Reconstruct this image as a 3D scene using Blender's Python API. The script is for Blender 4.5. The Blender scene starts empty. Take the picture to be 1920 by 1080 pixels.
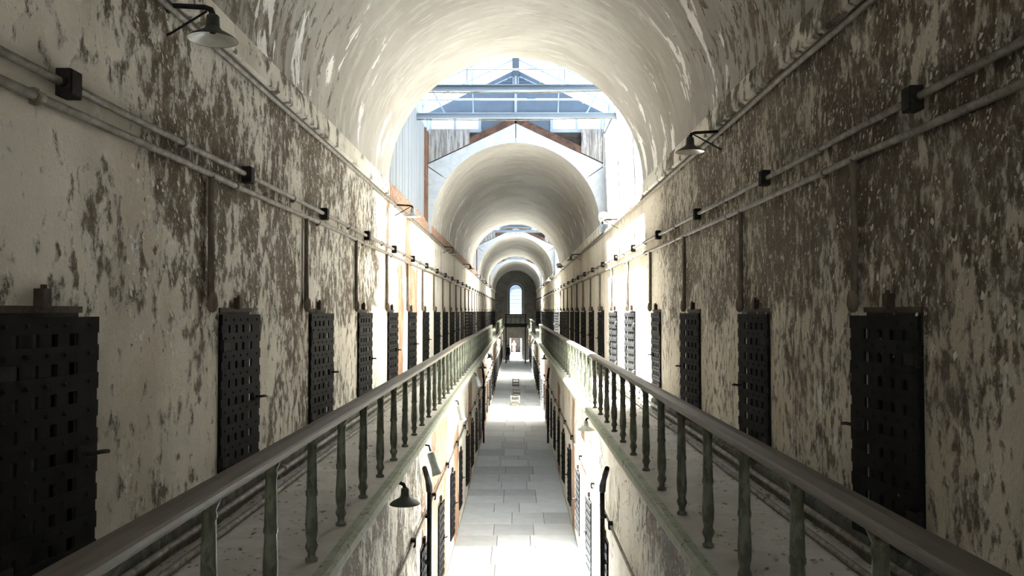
import bpy, bmesh, math, random
import numpy as np
from mathutils import Vector, Matrix

random.seed(7)
RNG = np.random.default_rng(7)
S = bpy.context.scene
COL = S.collection
PI = math.pi

# ------------------------------------------------------------------ camera, sky, sun, exposure
EYE = 5.5                                   # eye height above the lower corridor floor
FPX = 1500.0                                # focal length in pixels of a 1920 px wide frame
cam_d = bpy.data.cameras.new('camera')
cam = bpy.data.objects.new('camera', cam_d)
COL.objects.link(cam)
cam_d.sensor_fit = 'HORIZONTAL'
cam_d.sensor_width = 36.0
cam_d.lens = FPX / 1920 * 36.0
cam_d.clip_end = 400
cam.location = (0, 0, EYE)
cam.rotation_euler = (PI / 2 + math.atan(43 / FPX), 0, math.atan(7 / FPX))
S.camera = cam

W_ = bpy.data.worlds.new('sky')
S.world = W_
W_.use_nodes = True
bg = W_.node_tree.nodes['Background']
bg.inputs['Color'].default_value = (0.80, 0.90, 1.0, 1)
bg.inputs['Strength'].default_value = 1.9

SUN_DIR = Vector((0.26, -0.27, -1.0)).normalized()
sun_d = bpy.data.lights.new('sun', 'SUN')
sun_d.energy = 145.0
sun_d.angle = math.radians(0.8)
sun_d.color = (1.0, 0.965, 0.905)
sun = bpy.data.objects.new('sun', sun_d)
sun.rotation_euler = SUN_DIR.to_track_quat('-Z', 'Y').to_euler()
sun.location = (-4, 20, 25)
COL.objects.link(sun)

S.view_settings.view_transform = 'Standard'
S.view_settings.look = 'None'
S.view_settings.gamma = 1.0
S.view_settings.use_curve_mapping = False
S.view_settings.exposure = 1.02
S.cycles.max_bounces = 16
S.cycles.diffuse_bounces = 10
S.cycles.transparent_max_bounces = 16
S.cycles.use_denoising = True
S.cycles.sample_clamp_indirect = 12.0

# ------------------------------------------------------------------ dimensions (metres)
WX = 2.35            # upper corridor half width
LX = 1.45            # lower corridor half width
GX = 1.19            # gallery edge
GZ = 3.86            # gallery floor
RX = 1.34            # railing line
STEP = 2.77          # cell spacing
YB, YE = -13.0, 90.0  # back and end walls
SPR = 7.78           # vault spring height
VR = 2.28            # vault radius
BAYS = [(14.3, 21.6), (42.0, 49.0), (67.0, 73.5)]
VAULTS = [(-5.5, 14.3), (21.6, 42.0), (49.0, 67.0), (73.5, YE)]
N_UP = 31

# ------------------------------------------------------------------ mesh helpers
class MB:
    def __init__(s): s.v = []; s.f = []; s.sm = []
    def add(s, vs, fs, smooth=False):
        o = len(s.v); s.v += [tuple(p) for p in vs]
        for f in fs: s.f.append(tuple(i + o for i in f)); s.sm.append(smooth)
        return s
    def box(s, x0, x1, y0, y1, z0, z1):
        v = [(x, y, z) for x in (x0, x1) for y in (y0, y1) for z in (z0, z1)]
        return s.add(v, [(0, 1, 3, 2), (4, 6, 7, 5), (0, 4, 5, 1), (2, 3, 7, 6), (0, 2, 6, 4), (1, 5, 7, 3)])
    def quad(s, a, b, c, d): return s.add([a, b, c, d], [(0, 1, 2, 3)])
    def grid(s, P, smooth=False, close=False):
        n, m = len(P), len(P[0])
        vs = [p for r in P for p in r]
        fs = [(i * m + j, i * m + (j + 1) % m, (i + 1) * m + (j + 1) % m, (i + 1) * m + j)
              for i in range(n - 1) for j in range(m if close else m - 1)]
        return s.add(vs, fs, smooth)
    def bar(s, a, b, w, h, up=(0, 0, 1)):
        a, b = Vector(a), Vector(b); d = (b - a).normalized(); u = Vector(up)
        if abs(d.dot(u)) > .98: u = Vector((1, 0, 0))
        r = d.cross(u).normalized(); u = r.cross(d)
        P = [[c + r * (w / 2 * i) + u * (h / 2 * j) for i, j in ((-1, -1), (1, -1), (1, 1), (-1, 1))] for c in (a, b)]
        s.grid(P, close=True); o = len(s.v)
        s.f += [(o - 8, o - 7, o - 6, o - 5), (o - 1, o - 2, o - 3, o - 4)]; s.sm += [False, False]
        return s
    def tube(s, pts, rad, n=8, cap=True):
        pts = [Vector(p) for p in pts]
        if not hasattr(rad, '__len__'): rad = [rad] * len(pts)
        t0 = (pts[1] - pts[0]).normalized()
        u = t0.orthogonal().normalized(); P = []
        for i, p in enumerate(pts):
            t = (pts[min(i + 1, len(pts) - 1)] - pts[max(i - 1, 0)]).normalized()
            u = (u - t * u.dot(t)).normalized(); w = t.cross(u)
            P.append([p + (u * math.cos(2 * PI * k / n) + w * math.sin(2 * PI * k / n)) * rad[i] for k in range(n)])
        s.grid(P, True, True); o = len(s.v); L = len(P) * n
        if cap:
            s.f += [tuple(o - L + k for k in reversed(range(n))), tuple(o - n + k for k in range(n))]; s.sm += [False, False]
        return s
    def lathe(s, prof, c=(0, 0, 0), n=16, axis=None):
        M = Matrix.Translation(c)
        if axis is not None: M = M @ Vector(axis).to_track_quat('Z', 'Y').to_matrix().to_4x4()
        P = [[M @ Vector((r * math.cos(2 * PI * k / n), r * math.sin(2 * PI * k / n), z)) for k in range(n)] for r, z in prof]
        return s.grid(P, True, True)
    def mesh(s, name, mat=None):
        me = bpy.data.meshes.new(name)
        me.from_pydata(s.v, [], s.f)
        me.polygons.foreach_set('use_smooth', s.sm)
        if mat: me.materials.append(mat)
        me.update()
        return me
    def build(s, name, mat=None, parent=None, loc=None, rot=None):
        return inst(name, s.mesh(name, mat), parent, loc, rot)

def inst(name, me, parent=None, loc=None, rot=None):
    o = bpy.data.objects.new(name, me)
    COL.objects.link(o)
    if parent: o.parent = parent
    if loc is not None: o.location = loc
    if rot is not None: o.rotation_euler = rot
    return o

def tag(o, label=None, cat=None, group=None, kind=None):
    if label: o['label'] = label
    if cat: o['category'] = cat
    if group: o['group'] = group
    if kind: o['kind'] = kind
    return o

def empty(name, loc=(0, 0, 0), rot=(0, 0, 0), **k):
    o = bpy.data.objects.new(name, None)
    o.empty_display_size = .1
    COL.objects.link(o); o.location = loc; o.rotation_euler = rot
    return tag(o, **k)

ORD = ['nearest', 'second', 'third', 'fourth', 'fifth', 'sixth', 'seventh', 'eighth', 'ninth', 'tenth', 'eleventh',
       'twelfth', 'thirteenth', 'fourteenth', 'fifteenth', 'sixteenth', 'seventeenth', 'eighteenth', 'nineteenth',
       'twentieth', 'twenty-first', 'twenty-second', 'twenty-third', 'twenty-fourth', 'twenty-fifth', 'twenty-sixth',
       'twenty-seventh', 'twenty-eighth', 'twenty-ninth', 'thirtieth', 'thirty-first', 'thirty-second', 'thirty-third']

# ------------------------------------------------------------------ materials
class NT:
    """small helper to wire shader nodes"""
    def __init__(s, name, rough=.85, spec=.25):
        s.m = bpy.data.materials.new(name); s.m.use_nodes = True
        s.t = s.m.node_tree; s.b = s.t.nodes['Principled BSDF']
        s.b.inputs['Roughness'].default_value = rough
        s.b.inputs['Specular IOR Level'].default_value = spec
        s._c = None
    def n(s, ty, **k):
        x = s.t.nodes.new(ty)
        for a, b in k.items(): setattr(x, a, b)
        return x
    def ln(s, a, b): s.t.links.new(a, b)
    def put(s, sock, v):
        if isinstance(v, bpy.types.NodeSocket): s.ln(v, sock)
        else: sock.default_value = v
    def co(s):
        if not s._c: s._c = s.n('ShaderNodeTexCoord').outputs['Object']
        return s._c
    def xyz(s):
        x = s.n('ShaderNodeSeparateXYZ'); s.ln(s.co(), x.inputs[0]); return x.outputs
    def noise(s, scale, detail=6, rough=.6, dist=0.0, stretch=(1, 1, 1), off=(0, 0, 0)):
        mp = s.n('ShaderNodeMapping'); s.ln(s.co(), mp.inputs[0])
        mp.inputs['Scale'].default_value = stretch; mp.inputs['Location'].default_value = off
        x = s.n('ShaderNodeTexNoise'); s.ln(mp.outputs[0], x.inputs['Vector'])
        x.inputs['Scale'].default_value = scale; x.inputs['Detail'].default_value = detail
        x.inputs['Roughness'].default_value = rough; x.inputs['Distortion'].default_value = dist
        return x.outputs['Fac']
    def voro(s, scale, stretch=(1, 1, 1), feature='F1', out='Distance'):
        mp = s.n('ShaderNodeMapping'); s.ln(s.co(), mp.inputs[0]); mp.inputs['Scale'].default_value = stretch
        x = s.n('ShaderNodeTexVoronoi', feature=feature); s.ln(mp.outputs[0], x.inputs['Vector'])
        x.inputs['Scale'].default_value = scale
        return x.outputs[out]
    def math(s, op, a, b=0.0, clamp=False):
        x = s.n('ShaderNodeMath', operation=op, use_clamp=clamp); s.put(x.inputs[0], a); s.put(x.inputs[1], b); return x.outputs[0]
    def mr(s, v, a, b, c=0.0, d=1.0, smooth=True):
        x = s.n('ShaderNodeMapRange'); x.interpolation_type = 'SMOOTHSTEP' if smooth else 'LINEAR'
        s.put(x.inputs['Value'], v); s.put(x.inputs['From Min'], a); s.put(x.inputs['From Max'], b)
        s.put(x.inputs['To Min'], c); s.put(x.inputs['To Max'], d)
        return x.outputs['Result']
    def mix(s, f, a, b):
        x = s.n('ShaderNodeMix', data_type='RGBA'); s.put(x.inputs[0], f)
        for sk, c in ((x.inputs[6], a), (x.inputs[7], b)):
            s.put(sk, c if isinstance(c, bpy.types.NodeSocket) else (*c, 1)) 
        return x.outputs[2]
    def bump(s, h, dist=.01, strength=1.0, normal=None):
        x = s.n('ShaderNodeBump'); s.put(x.inputs['Height'], h)
        x.inputs['Distance'].default_value = dist; x.inputs['Strength'].default_value = strength
        if normal is not None: s.ln(normal, x.inputs['Normal'])
        return x.outputs[0]
    def fin(s, col, normal=None, rough=None):
        s.put(s.b.inputs['Base Color'], col if isinstance(col, bpy.types.NodeSocket) else (*col, 1))
        if normal is not None: s.ln(normal, s.b.inputs['Normal'])
        if rough is not None: s.put(s.b.inputs['Roughness'], rough)
        return s.m

PAINT = (.80, .765, .69); PAINT2 = (.72, .685, .605); UNDER = (.10, .076, .05); MIDL = (.20, .165, .12); WHITE = (.84, .835, .82)

def peel(name, thr, seed=0.0, bigamp=.72, bigscale=1.0, paint=PAINT, paint2=PAINT2, mid=MIDL, under=UNDER, scale=8.5, extra=None, stretch=(1, 1, .62), white=.66):
    """flaking lime paint: thr(nt, xyz) gives the peel threshold (0.5 = half gone)"""
    t = NT(name, .9, .2); X = t.xyz()
    n1 = t.noise(scale, 11, .70, .15, stretch, (seed, seed * 2, seed * 3))
    big = t.noise(bigscale, 4, .55, .4, (1, 1, .7), (seed + 5, seed, 1))
    n = t.math('ADD', n1, t.math('MULTIPLY', t.math('SUBTRACT', big, .5), bigamp))
    th = thr(t, X)
    lo = t.math('ADD', th, -.012); hi = t.math('ADD', th, .012)
    m1 = t.mr(n, lo, hi)
    m2 = t.mr(n, t.math('ADD', th, .025), t.math('ADD', th, .10))
    rim = t.math('MULTIPLY', t.mr(n, t.math('ADD', th, -.05), lo), t.math('SUBTRACT', 1.0, m1))
    wn = t.noise(2.2, 8, .7, .6, (1, 1, .55), (seed + 20, 3, seed))
    wm = t.mr(wn, white - .015, white + .01)
    tone = t.noise(1.3, 6, .6, 0, (1, 1, .4), (9, seed, 2))
    fine = t.noise(60, 4, .7)
    c = t.mix(t.mr(tone, .35, .7), paint, paint2)
    c = t.mix(t.math('MULTIPLY', t.mr(fine, .45, .8), .35), c, tuple(a * .72 for a in paint2))
    c = t.mix(t.math('MULTIPLY', t.mr(t.noise(.6, 7, .62, .5, (1, 1, .45), (seed, 4, 2)), .48, .68), .42), c, (.34, .285, .205))
    c = t.mix(wm, c, WHITE)
    c = t.mix(t.math('MULTIPLY', rim, .45), c, WHITE)  # pale band painted in as the highlight on curled flake edges
    u = t.mix(m2, mid, under)
    u = t.mix(t.math('MULTIPLY', t.mr(t.noise(45, 5, .75, 0, stretch), .55, .62), .4), u, PAINT2)
    c = t.mix(m1, c, u)
    h = t.math('ADD', t.math('MULTIPLY', m1, -1.0), t.math('MULTIPLY', rim, .8))
    h = t.math('ADD', h, t.math('MULTIPLY', t.noise(30, 7, .75, 0, stretch), .9))
    if extra: c, h = extra(t, X, c, h)
    return t.fin(c, t.bump(h, .018, 1.0))

BRICKC = (.27, .155, .10); SALMON = (.42, .29, .20)

def thr_left(t, X):
    Y, Z = X[1], X[2]
    a = t.mr(Y, 4.4, 6.0, .58, .485); b = t.mr(Y, 12.2, 14.2, 0, .19)
    low = t.mr(Z, 5.0, 5.9, .07, 0)
    return t.math('ADD', t.math('ADD', a, b), low)
def thr_right(t, X):
    Y, Z = X[1], X[2]
    b = t.mr(Y, 11.5, 14.3, 0, .22); low = t.mr(Z, 5.0, 5.9, .085, 0)
    return t.math('ADD', t.math('ADD', .472, b), low)

def strips(t, X, c, h, bands):
    """areas where the plaster has fallen off down to brick and timber: (y, half width, z low, z high)"""
    Y, Z = X[1], X[2]
    w = t.math('MULTIPLY', t.math('SUBTRACT', t.noise(1.1, 6, .65, 0, (1, 1, .6)), .5), 1.6)
    yy = t.math('ADD', Y, w)
    m = None
    for (y, hw, z0, z1) in bands:
        k = t.mr(t.math('ABSOLUTE', t.math('SUBTRACT', yy, y)), hw, hw + .05, 1, 0)
        zz = t.math('ADD', Z, t.math('MULTIPLY', w, .4))
        k = t.math('MULTIPLY', k, t.math('MULTIPLY', t.mr(zz, z0, z0 + .08), t.mr(zz, z1, z1 + .08, 1, 0)))
        m = k if m is None else t.math('MAXIMUM', m, k)
    bc = t.mix(t.mr(t.noise(5, 6, .7, 0, (1, 1, .4)), .38, .62), BRICKC, SALMON)
    bc = t.mix(t.mr(t.noise(14, 5, .7, 0, (1, 1, .3)), .55, .68), bc, (.16, .10, .07))
    return t.mix(m, c, bc), t.math('ADD', h, t.math('MULTIPLY', m, -2.0))

def ex_left(t, X, c, h):
    c, h = strips(t, X, c, h, [(14.75, .13, 5.4, 7.6), (16.3, .32, 3.9, 6.45), (17.4, .34, 6.2, 7.9), (18.2, .75, 3.9, 6.4), (26.5, .25, 4, 5.4), (44.0, .3, 4, 6.2)])
    return c, h
M_wall_l = peel('flaking_paint_left', thr_left, 1.3, extra=ex_left)
M_wall_r = peel('flaking_paint_right', thr_right, 4.1, paint=(.70, .65, .55), paint2=(.55, .495, .40), white=.625, bigamp=.55, bigscale=1.7, scale=13, stretch=(1, 1, .5))
def thr_low_l(t, X): return t.math('ADD', t.mr(X[1], 9, 13.0, .47, .63), 0.0)
def thr_low_r(t, X): return t.math('ADD', t.mr(X[1], 7.5, 11.0, .48, .64), 0.0)
def ex_low_l(t, X, c, h): return strips(t, X, c, h, [(12.6, .22, 0, 3.0), (15.4, 1.5, 0, 3.45), (19.6, .8, 0, 2.6), (25.5, .9, 0, 3.2), (33, 2.2, 0, 3.2), (40, 3.0, 0, 2.9), (55, 3, 0, 3.1)])
def ex_low_r(t, X, c, h): return strips(t, X, c, h, [(17.3, .5, 0, 2.9), (20.2, .35, 0, 3.3), (27, .7, 0, 3.0), (38, 2.5, 0, 3.0), (55, 2.6, 0, 3.0)])
M_low_l = peel('flaking_paint_lower_left', thr_low_l, 2.2, extra=ex_low_l)
M_low_r = peel('flaking_paint_lower_right', thr_low_r, 6.2, extra=ex_low_r)

def mk_vault():
    t = NT('vault_limewash', .85, .25); X = t.xyz()
    st = t.noise(1.2, 9, .68, .3, (1, 4.5, 1), (3, 1, 0))
    pa = t.noise(.55, 5, .55, .6, (1, 1, 1), (1, 4, 2))
    c = t.mix(t.mr(pa, .40, .60), (.355, .34, .308), (.29, .275, .243))
    c = t.mix(t.math('MULTIPLY', t.mr(st, .50, .62), .7), c, (.415, .403, .372))
    c = t.mix(t.math('MULTIPLY', t.mr(t.noise(2.6, 9, .75, .2, (1, 4, 1), (7, 7, 1)), .55, .66), .5), c, (.22, .195, .155))
    # flaking towards the near springing
    side = t.mr(t.math('ABSOLUTE', X[0]), 1.3, 2.25, 0, .215)
    near = t.mr(X[1], 6.5, 12.5, 1, .15)
    th = t.math('SUBTRACT', .72, t.math('MULTIPLY', side, near))
    n = t.noise(6, 9, .7, .4, (1, 1.2, .45), (2, 8, 4))
    m = t.mr(n, th, t.math('ADD', th, .02))
    c = t.mix(m, c, t.mix(t.mr(t.noise(20, 5, .7), .4, .6), UNDER, MIDL))
    wm = t.math('MULTIPLY', t.mr(t.noise(1.6, 7, .65, .5, (1, 1.4, .5), (5, 2, 9)), .60, .615), t.mr(t.math('ABSOLUTE', X[0]), 1.5, 2.1))
    c = t.mix(wm, c, WHITE)
    h = t.math('ADD', t.math('MULTIPLY', m, -1.5), t.math('ADD', t.math('MULTIPLY', st, .8), t.math('MULTIPLY', wm, -.7)))
    return t.fin(c, t.bump(h, .02, .8))
M_vault = mk_vault()

def simple(name, c1, c2, scale=6, rough=.8, stretch=(1, 1, 1), bump=.004, lo=.4, hi=.6, metal=0.0, c3=None, spec=.3, bscale=None):
    t = NT(name, rough, spec); t.b.inputs['Metallic'].default_value = metal
    n = t.noise(scale, 8, .68, .3, stretch)
    c = t.mix(t.mr(n, lo, hi), c1, c2)
    if c3: c = t.mix(t.mr(t.noise(scale * 2.3, 8, .7, .3, stretch, (4, 4, 4)), .57, .63), c, c3)
    return t.fin(c, t.bump(t.noise(bscale or scale * 3, 7, .7, 0, stretch), bump, .8))

M_concrete = simple('gallery_concrete', (.47, .455, .42), (.55, .535, .50), 3, .9, bump=.006, c3=(.43, .41, .37))
M_slab = [simple('slab_%s' % k, tuple(a * g for a in (.52, .56, .60)), tuple(a * g * 1.1 for a in (.52, .56, .60)), 2.2, .75, bump=.003)
          for k, g in (('pale', 1.08), ('mid', 1.0), ('cool', .92), ('dark', .80))]
M_joint = simple('slab_joint', (.16, .15, .13), (.22, .21, .19), 8, .95)
M_green = simple('green_iron_paint', (.085, .095, .072), (.17, .19, .15), 14, .6, (1, 1, .4), .004, c3=(.07, .06, .045))
M_fascia = simple('green_fascia_paint', (.30, .335, .25), (.38, .41, .32), 6, .8, (1, 1, 1), .01, c3=(.13, .12, .085))
M_rail = simple('worn_rail_wood', (.12, .10, .083), (.17, .148, .122), 9, .6, (1, .06, 1), .003, spec=.35)
M_iron = simple('black_iron', (.010, .0105, .010), (.019, .018, .016), 20, .8, bump=.003, spec=.14)
M_rust = simple('rusty_iron', (.035, .022, .016), (.065, .042, .03), 18, .85, bump=.004)
M_leafdoor = simple('door_iron', (.005, .0052, .0055), (.010, .010, .009), 8, .8, (1, 1, .6), .003, lo=.45, hi=.7, spec=.12)
M_conduit = simple('painted_conduit', (.22, .20, .165), (.13, .115, .09), 7, .6, (1, 1, 1), .004, c3=(.09, .07, .05))
M_conduit_d = simple('dark_conduit', (.085, .07, .052), (.15, .125, .095), 9, .75, (1, 1, .5), .006)
M_box = simple('box_iron', (.012, .011, .010), (.024, .021, .018), 12, .8, bump=.003, spec=.1)
M_lamp = simple('lamp_enamel_dark', (.030, .033, .028), (.055, .058, .047), 16, .5, bump=.002, spec=.5)
M_lampg = simple('lamp_enamel_grey', (.42, .46, .45), (.30, .33, .31), 10, .45, bump=.002, spec=.5)
M_enam = simple('lamp_enamel_white', (.62, .60, .54), (.52, .50, .44), 10, .3, bump=.001, spec=.5)
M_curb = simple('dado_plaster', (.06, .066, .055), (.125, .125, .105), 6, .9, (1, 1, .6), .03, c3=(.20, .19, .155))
M_band = peel('flaking_ledge_band', lambda t, X: t.mr(X[1], 8, 14, .54, .62), 8.0, scale=6)
M_brickrough = simple('broken_brick', (.22, .125, .08), (.34, .235, .175), 9, .95, (1, 1, 1.5), .03, c3=(.15, .085, .06))
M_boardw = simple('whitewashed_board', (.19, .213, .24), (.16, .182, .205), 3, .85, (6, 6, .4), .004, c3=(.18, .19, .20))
M_rightshaft = simple('whitewashed_plaster', (.40, .40, .39), (.35, .35, .34), 4, .9, (1, 1, .5), .006, c3=(.55, .5, .42))
M_gablew = simple('white_gable_board', (.31, .34, .37), (.27, .30, .33), 5, .7, bump=.003, c3=(.25, .275, .30))
M_weather = simple('weathered_board', (.24, .245, .25), (.12, .115, .11), 5, .9, (3, 3, .25), .006, c3=(.06, .05, .045))
M_timber = simple('old_brown_timber', (.04, .021, .015), (.075, .042, .03), 4, .85, (1, 1, 1), .006, c3=(.02, .013, .01))
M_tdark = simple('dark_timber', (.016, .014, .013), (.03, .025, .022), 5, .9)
M_tpost = simple('orange_timber', (.16, .085, .052), (.11, .06, .04), 5, .9, (2, 2, .3), .005, c3=(.06, .04, .03))
M_blue = simple('blue_grey_steel', (.05, .075, .113), (.06, .086, .124), 2, .5, bump=.0005, spec=.4)
M_bluel = simple('light_blue_steel', (.19, .235, .285), (.205, .25, .30), 2, .45, bump=.0005, spec=.4)
M_end = simple('end_wall_plaster', (.20, .195, .175), (.145, .14, .125), 1.4, .95, bump=.02, c3=(.26, .25, .22))
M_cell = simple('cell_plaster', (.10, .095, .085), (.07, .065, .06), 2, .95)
M_wood = simple('bare_stool_wood', (.36, .31, .24), (.28, .24, .18), 5, .7, (4, 1, 1), .002)
M_woodd = simple('dark_stool_wood', (.10, .085, .07), (.15, .125, .10), 5, .7, (4, 1, 1), .002)
M_bark = simple('debris', (.40, .37, .31), (.16, .13, .10), 25, .95)

def mk_glass(name, tint, tr, tl=0.0):
    m = bpy.data.materials.new(name); m.use_nodes = True; t = m.node_tree
    t.nodes.remove(t.nodes['Principled BSDF']); out = t.nodes['Material Output']
    a = t.nodes.new('ShaderNodeBsdfTransparent'); a.inputs[0].default_value = (*tint, 1)
    g = t.nodes.new('ShaderNodeBsdfTranslucent') if tl else t.nodes.new('ShaderNodeBsdfGlossy')
    if tl: g.inputs['Color'].default_value = (*tint, 1)
    else: g.inputs['Roughness'].default_value = .08
    x = t.nodes.new('ShaderNodeMixShader'); x.inputs[0].default_value = 1 - tr
    t.links.new(a.outputs[0], x.inputs[1]); t.links.new(g.outputs[0], x.inputs[2]); t.links.new(x.outputs[0], out.inputs[0])
    return m
M_glass = mk_glass('roof_glass', (.93, .97, 1.0), .97)
M_endglass = mk_glass('wired_glass', (.13, .16, .20), .85, 1)

# ------------------------------------------------------------------ structure: walls
def wall_with_doors(name, sx, x, z0, z1, doors, mat, depth=.45, y0=YB, y1=YE, dz=None):
    """flat wall facing the corridor, openings with reveals; doors = (ya, yb); dz = (zlow, zhigh)"""
    b = MB(); xo = sx * x; xi = sx * (x + depth); zl, zh = dz
    def q(pa, pb, pc, pd):
        b.quad(*((pa, pb, pc, pd) if sx < 0 else (pd, pc, pb, pa)))
    cur = y0
    for ya, yb in doors:
        q((xo, cur, z0), (xo, ya, z0), (xo, ya, z1), (xo, cur, z1))
        q((xo, ya, z0), (xo, yb, z0), (xo, yb, zl), (xo, ya, zl))
        q((xo, ya, zh), (xo, yb, zh), (xo, yb, z1), (xo, ya, z1))
        q((xi, ya, zl), (xo, ya, zl), (xo, ya, zh), (xi, ya, zh))
        q((xo, yb, zl), (xi, yb, zl), (xi, yb, zh), (xo, yb, zh))
        q((xo, ya, zl), (xi, ya, zl), (xi, yb, zl), (xo, yb, zl))
        q((xi, ya, zh), (xo, ya, zh), (xo, yb, zh), (xi, yb, zh))
        cur = yb
    q((xo, cur, z0), (xo, y1, z0), (xo, y1, z1), (xo, cur, z1))
    return b.build(name, mat)

DW = .74
DL = [3.55 + STEP * k for k in range(-1, N_UP)]
DR = [4.63 + STEP * k for k in range(-1, N_UP)]
LL = [3.9 + STEP * k for k in range(0, N_UP)]
LR = [4.3 + STEP * k for k in range(0, N_UP)]
DZ = (4.06, 5.49)
DZL = (.42, 1.86)
LEDGE = 7.56
wl = wall_with_doors('wall_left', -1, WX, GZ - .3, LEDGE, [(y, y + DW) for y in DL], M_wall_l, dz=DZ)
wr = wall_with_doors('wall_right', 1, WX, GZ - .3, LEDGE, [(y, y + DW) for y in DR], M_wall_r, dz=DZ)
tag(wl, 'left gallery wall of flaking cream paint pierced by black cell doors', 'wall', kind='structure')
tag(wr, 'right gallery wall of heavily flaked brown and cream paint', 'wall', kind='structure')
wll = wall_with_doors('wall_lower_left', -1, LX, 0, GZ - .08, [(y, y + DW) for y in LL], M_low_l, dz=DZL)
wlr = wall_with_doors('wall_lower_right', 1, LX, 0, GZ - .08, [(y, y + DW) for y in LR], M_low_r, dz=DZL)
tag(wll, 'peeling orange and cream wall below the left gallery', 'wall', kind='structure')
tag(wlr, 'peeling sunlit cream wall below the right gallery', 'wall', kind='structure')

# dark unlit cells behind the doors
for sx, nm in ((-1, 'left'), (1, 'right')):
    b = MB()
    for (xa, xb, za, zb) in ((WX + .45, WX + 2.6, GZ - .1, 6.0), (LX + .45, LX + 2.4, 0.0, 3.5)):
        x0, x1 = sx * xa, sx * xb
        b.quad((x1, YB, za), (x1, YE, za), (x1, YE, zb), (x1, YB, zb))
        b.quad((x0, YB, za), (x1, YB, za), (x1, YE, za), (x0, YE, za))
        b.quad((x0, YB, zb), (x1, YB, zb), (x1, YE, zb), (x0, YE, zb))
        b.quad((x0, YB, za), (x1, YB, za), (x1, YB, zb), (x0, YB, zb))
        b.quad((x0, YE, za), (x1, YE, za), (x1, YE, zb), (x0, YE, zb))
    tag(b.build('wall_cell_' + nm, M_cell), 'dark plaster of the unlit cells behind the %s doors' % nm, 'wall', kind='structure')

for sx, nm in ((-1, 'left'), (1, 'right')):  # boxes added behind the gallery walls to block leaking sun
    x0, x1 = sorted((sx * (WX + .02), sx * (WX + .6)))
    tag(MB().box(x0, x1, YB, YE, 5.62, LEDGE - .03).build('wall_sunblock_' + nm, M_cell), 'added sun-blocking box behind the %s gallery wall above the doors' % nm, 'wall', kind='structure')

# flat band between the ledge and the vault springing, vaults
def arch_pts(r, zc, n=40):
    return [(r * math.cos(PI * k / n), zc + r * math.sin(PI * k / n)) for k in range(n, -1, -1)]
for i, (ya, yb) in enumerate(VAULTS):
    b = MB(); n = max(2, int((yb - ya) / 1.5))
    P = [[(x, ya + (yb - ya) * j / n, z) for x, z in arch_pts(VR, SPR)] for j in range(n + 1)]
    b.grid(P, True)
    # thickness shown at both ends
    for y in (ya, yb):
        P = [[(x, y, z) for x, z in arch_pts(VR, SPR)], [(x * 1.06, y, (z - SPR) * 1.06 + SPR) for x, z in arch_pts(VR, SPR)]]
        b.grid(P)
    o = b.build('ceiling', M_vault)
    tag(o, ['near barrel vault of pale limewashed plaster', 'barrel vault beyond the first skylight', 'barrel vault beyond the second skylight',
            'last barrel vault in front of the arched window'][i], 'vault', kind='structure')
    for sx in (-1, 1):
        bb = MB()
        xa, xb = sx * WX, sx * VR
        # ledge soffit is level with the wall top; band stands slightly proud, sloping lip under it
        bb.grid([[(xa, y, LEDGE), (sx * (VR - .015), y, LEDGE + .03), (sx * (VR - .015), y, LEDGE + .16), (sx * VR, y, SPR + .06), (sx * (VR + .3), y, SPR + .06)] for y in (ya, yb)])
        for y in (ya, yb):
            bb.add([(xa, y, LEDGE), (sx * (VR - .015), y, LEDGE + .03), (sx * VR, y, SPR + .06), (sx * (VR + .3), y, SPR + .06), (sx * (VR + .3), y, LEDGE)], [(0, 1, 2, 3, 4)])
        bb.build('springing_band', M_brickrough if (i == 1 and sx < 0) else M_band, o)

# gallery floors, fascia, dado curbs
for sx, nm in ((-1, 'left'), (1, 'right')):
    b = MB(); x0, x1 = sorted((sx * GX, sx * (WX + .02)))
    b.box(x0, x1, YB, YE, GZ - .12, GZ)
    o = b.build('floor_gallery_' + nm, M_concrete)
    tag(o, 'dusty concrete walkway of the %s gallery' % nm, 'walkway', kind='structure')
    b = MB()
    # moulded green edge: rounded nosing plus lower lip, uneven
    n = 220; P = []
    for k in range(n + 1):
        y = YB + (YE - YB) * (k / n); j = lambda a: random.uniform(-a, a)
        P.append([(sx * (GX + .07), y, GZ + .004), (sx * (GX + .01 + j(.008)), y, GZ + .006 + j(.004)), (sx * (GX - .02 + j(.004)), y, GZ - .02), (sx * (GX - .02), y, GZ - .075),
                  (sx * (GX + .006), y, GZ - .085), (sx * (GX + .006), y, GZ - .13 + j(.008)), (sx * (GX + .05), y, GZ - .135), (sx * (LX + .02), y, GZ - .135)])
    b.grid(P)
    b.build('edge_moulding', M_fascia, o)
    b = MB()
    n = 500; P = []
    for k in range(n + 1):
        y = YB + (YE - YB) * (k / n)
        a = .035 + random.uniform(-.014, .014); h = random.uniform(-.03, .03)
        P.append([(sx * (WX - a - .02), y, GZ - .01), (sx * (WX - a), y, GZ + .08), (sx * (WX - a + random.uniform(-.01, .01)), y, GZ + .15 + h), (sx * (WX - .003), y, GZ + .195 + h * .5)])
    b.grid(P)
    tag(b.build('baseboard_' + nm, M_curb), 'dark crumbling plaster curb along the foot of the %s gallery wall' % nm, 'curb', kind='structure')

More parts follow.
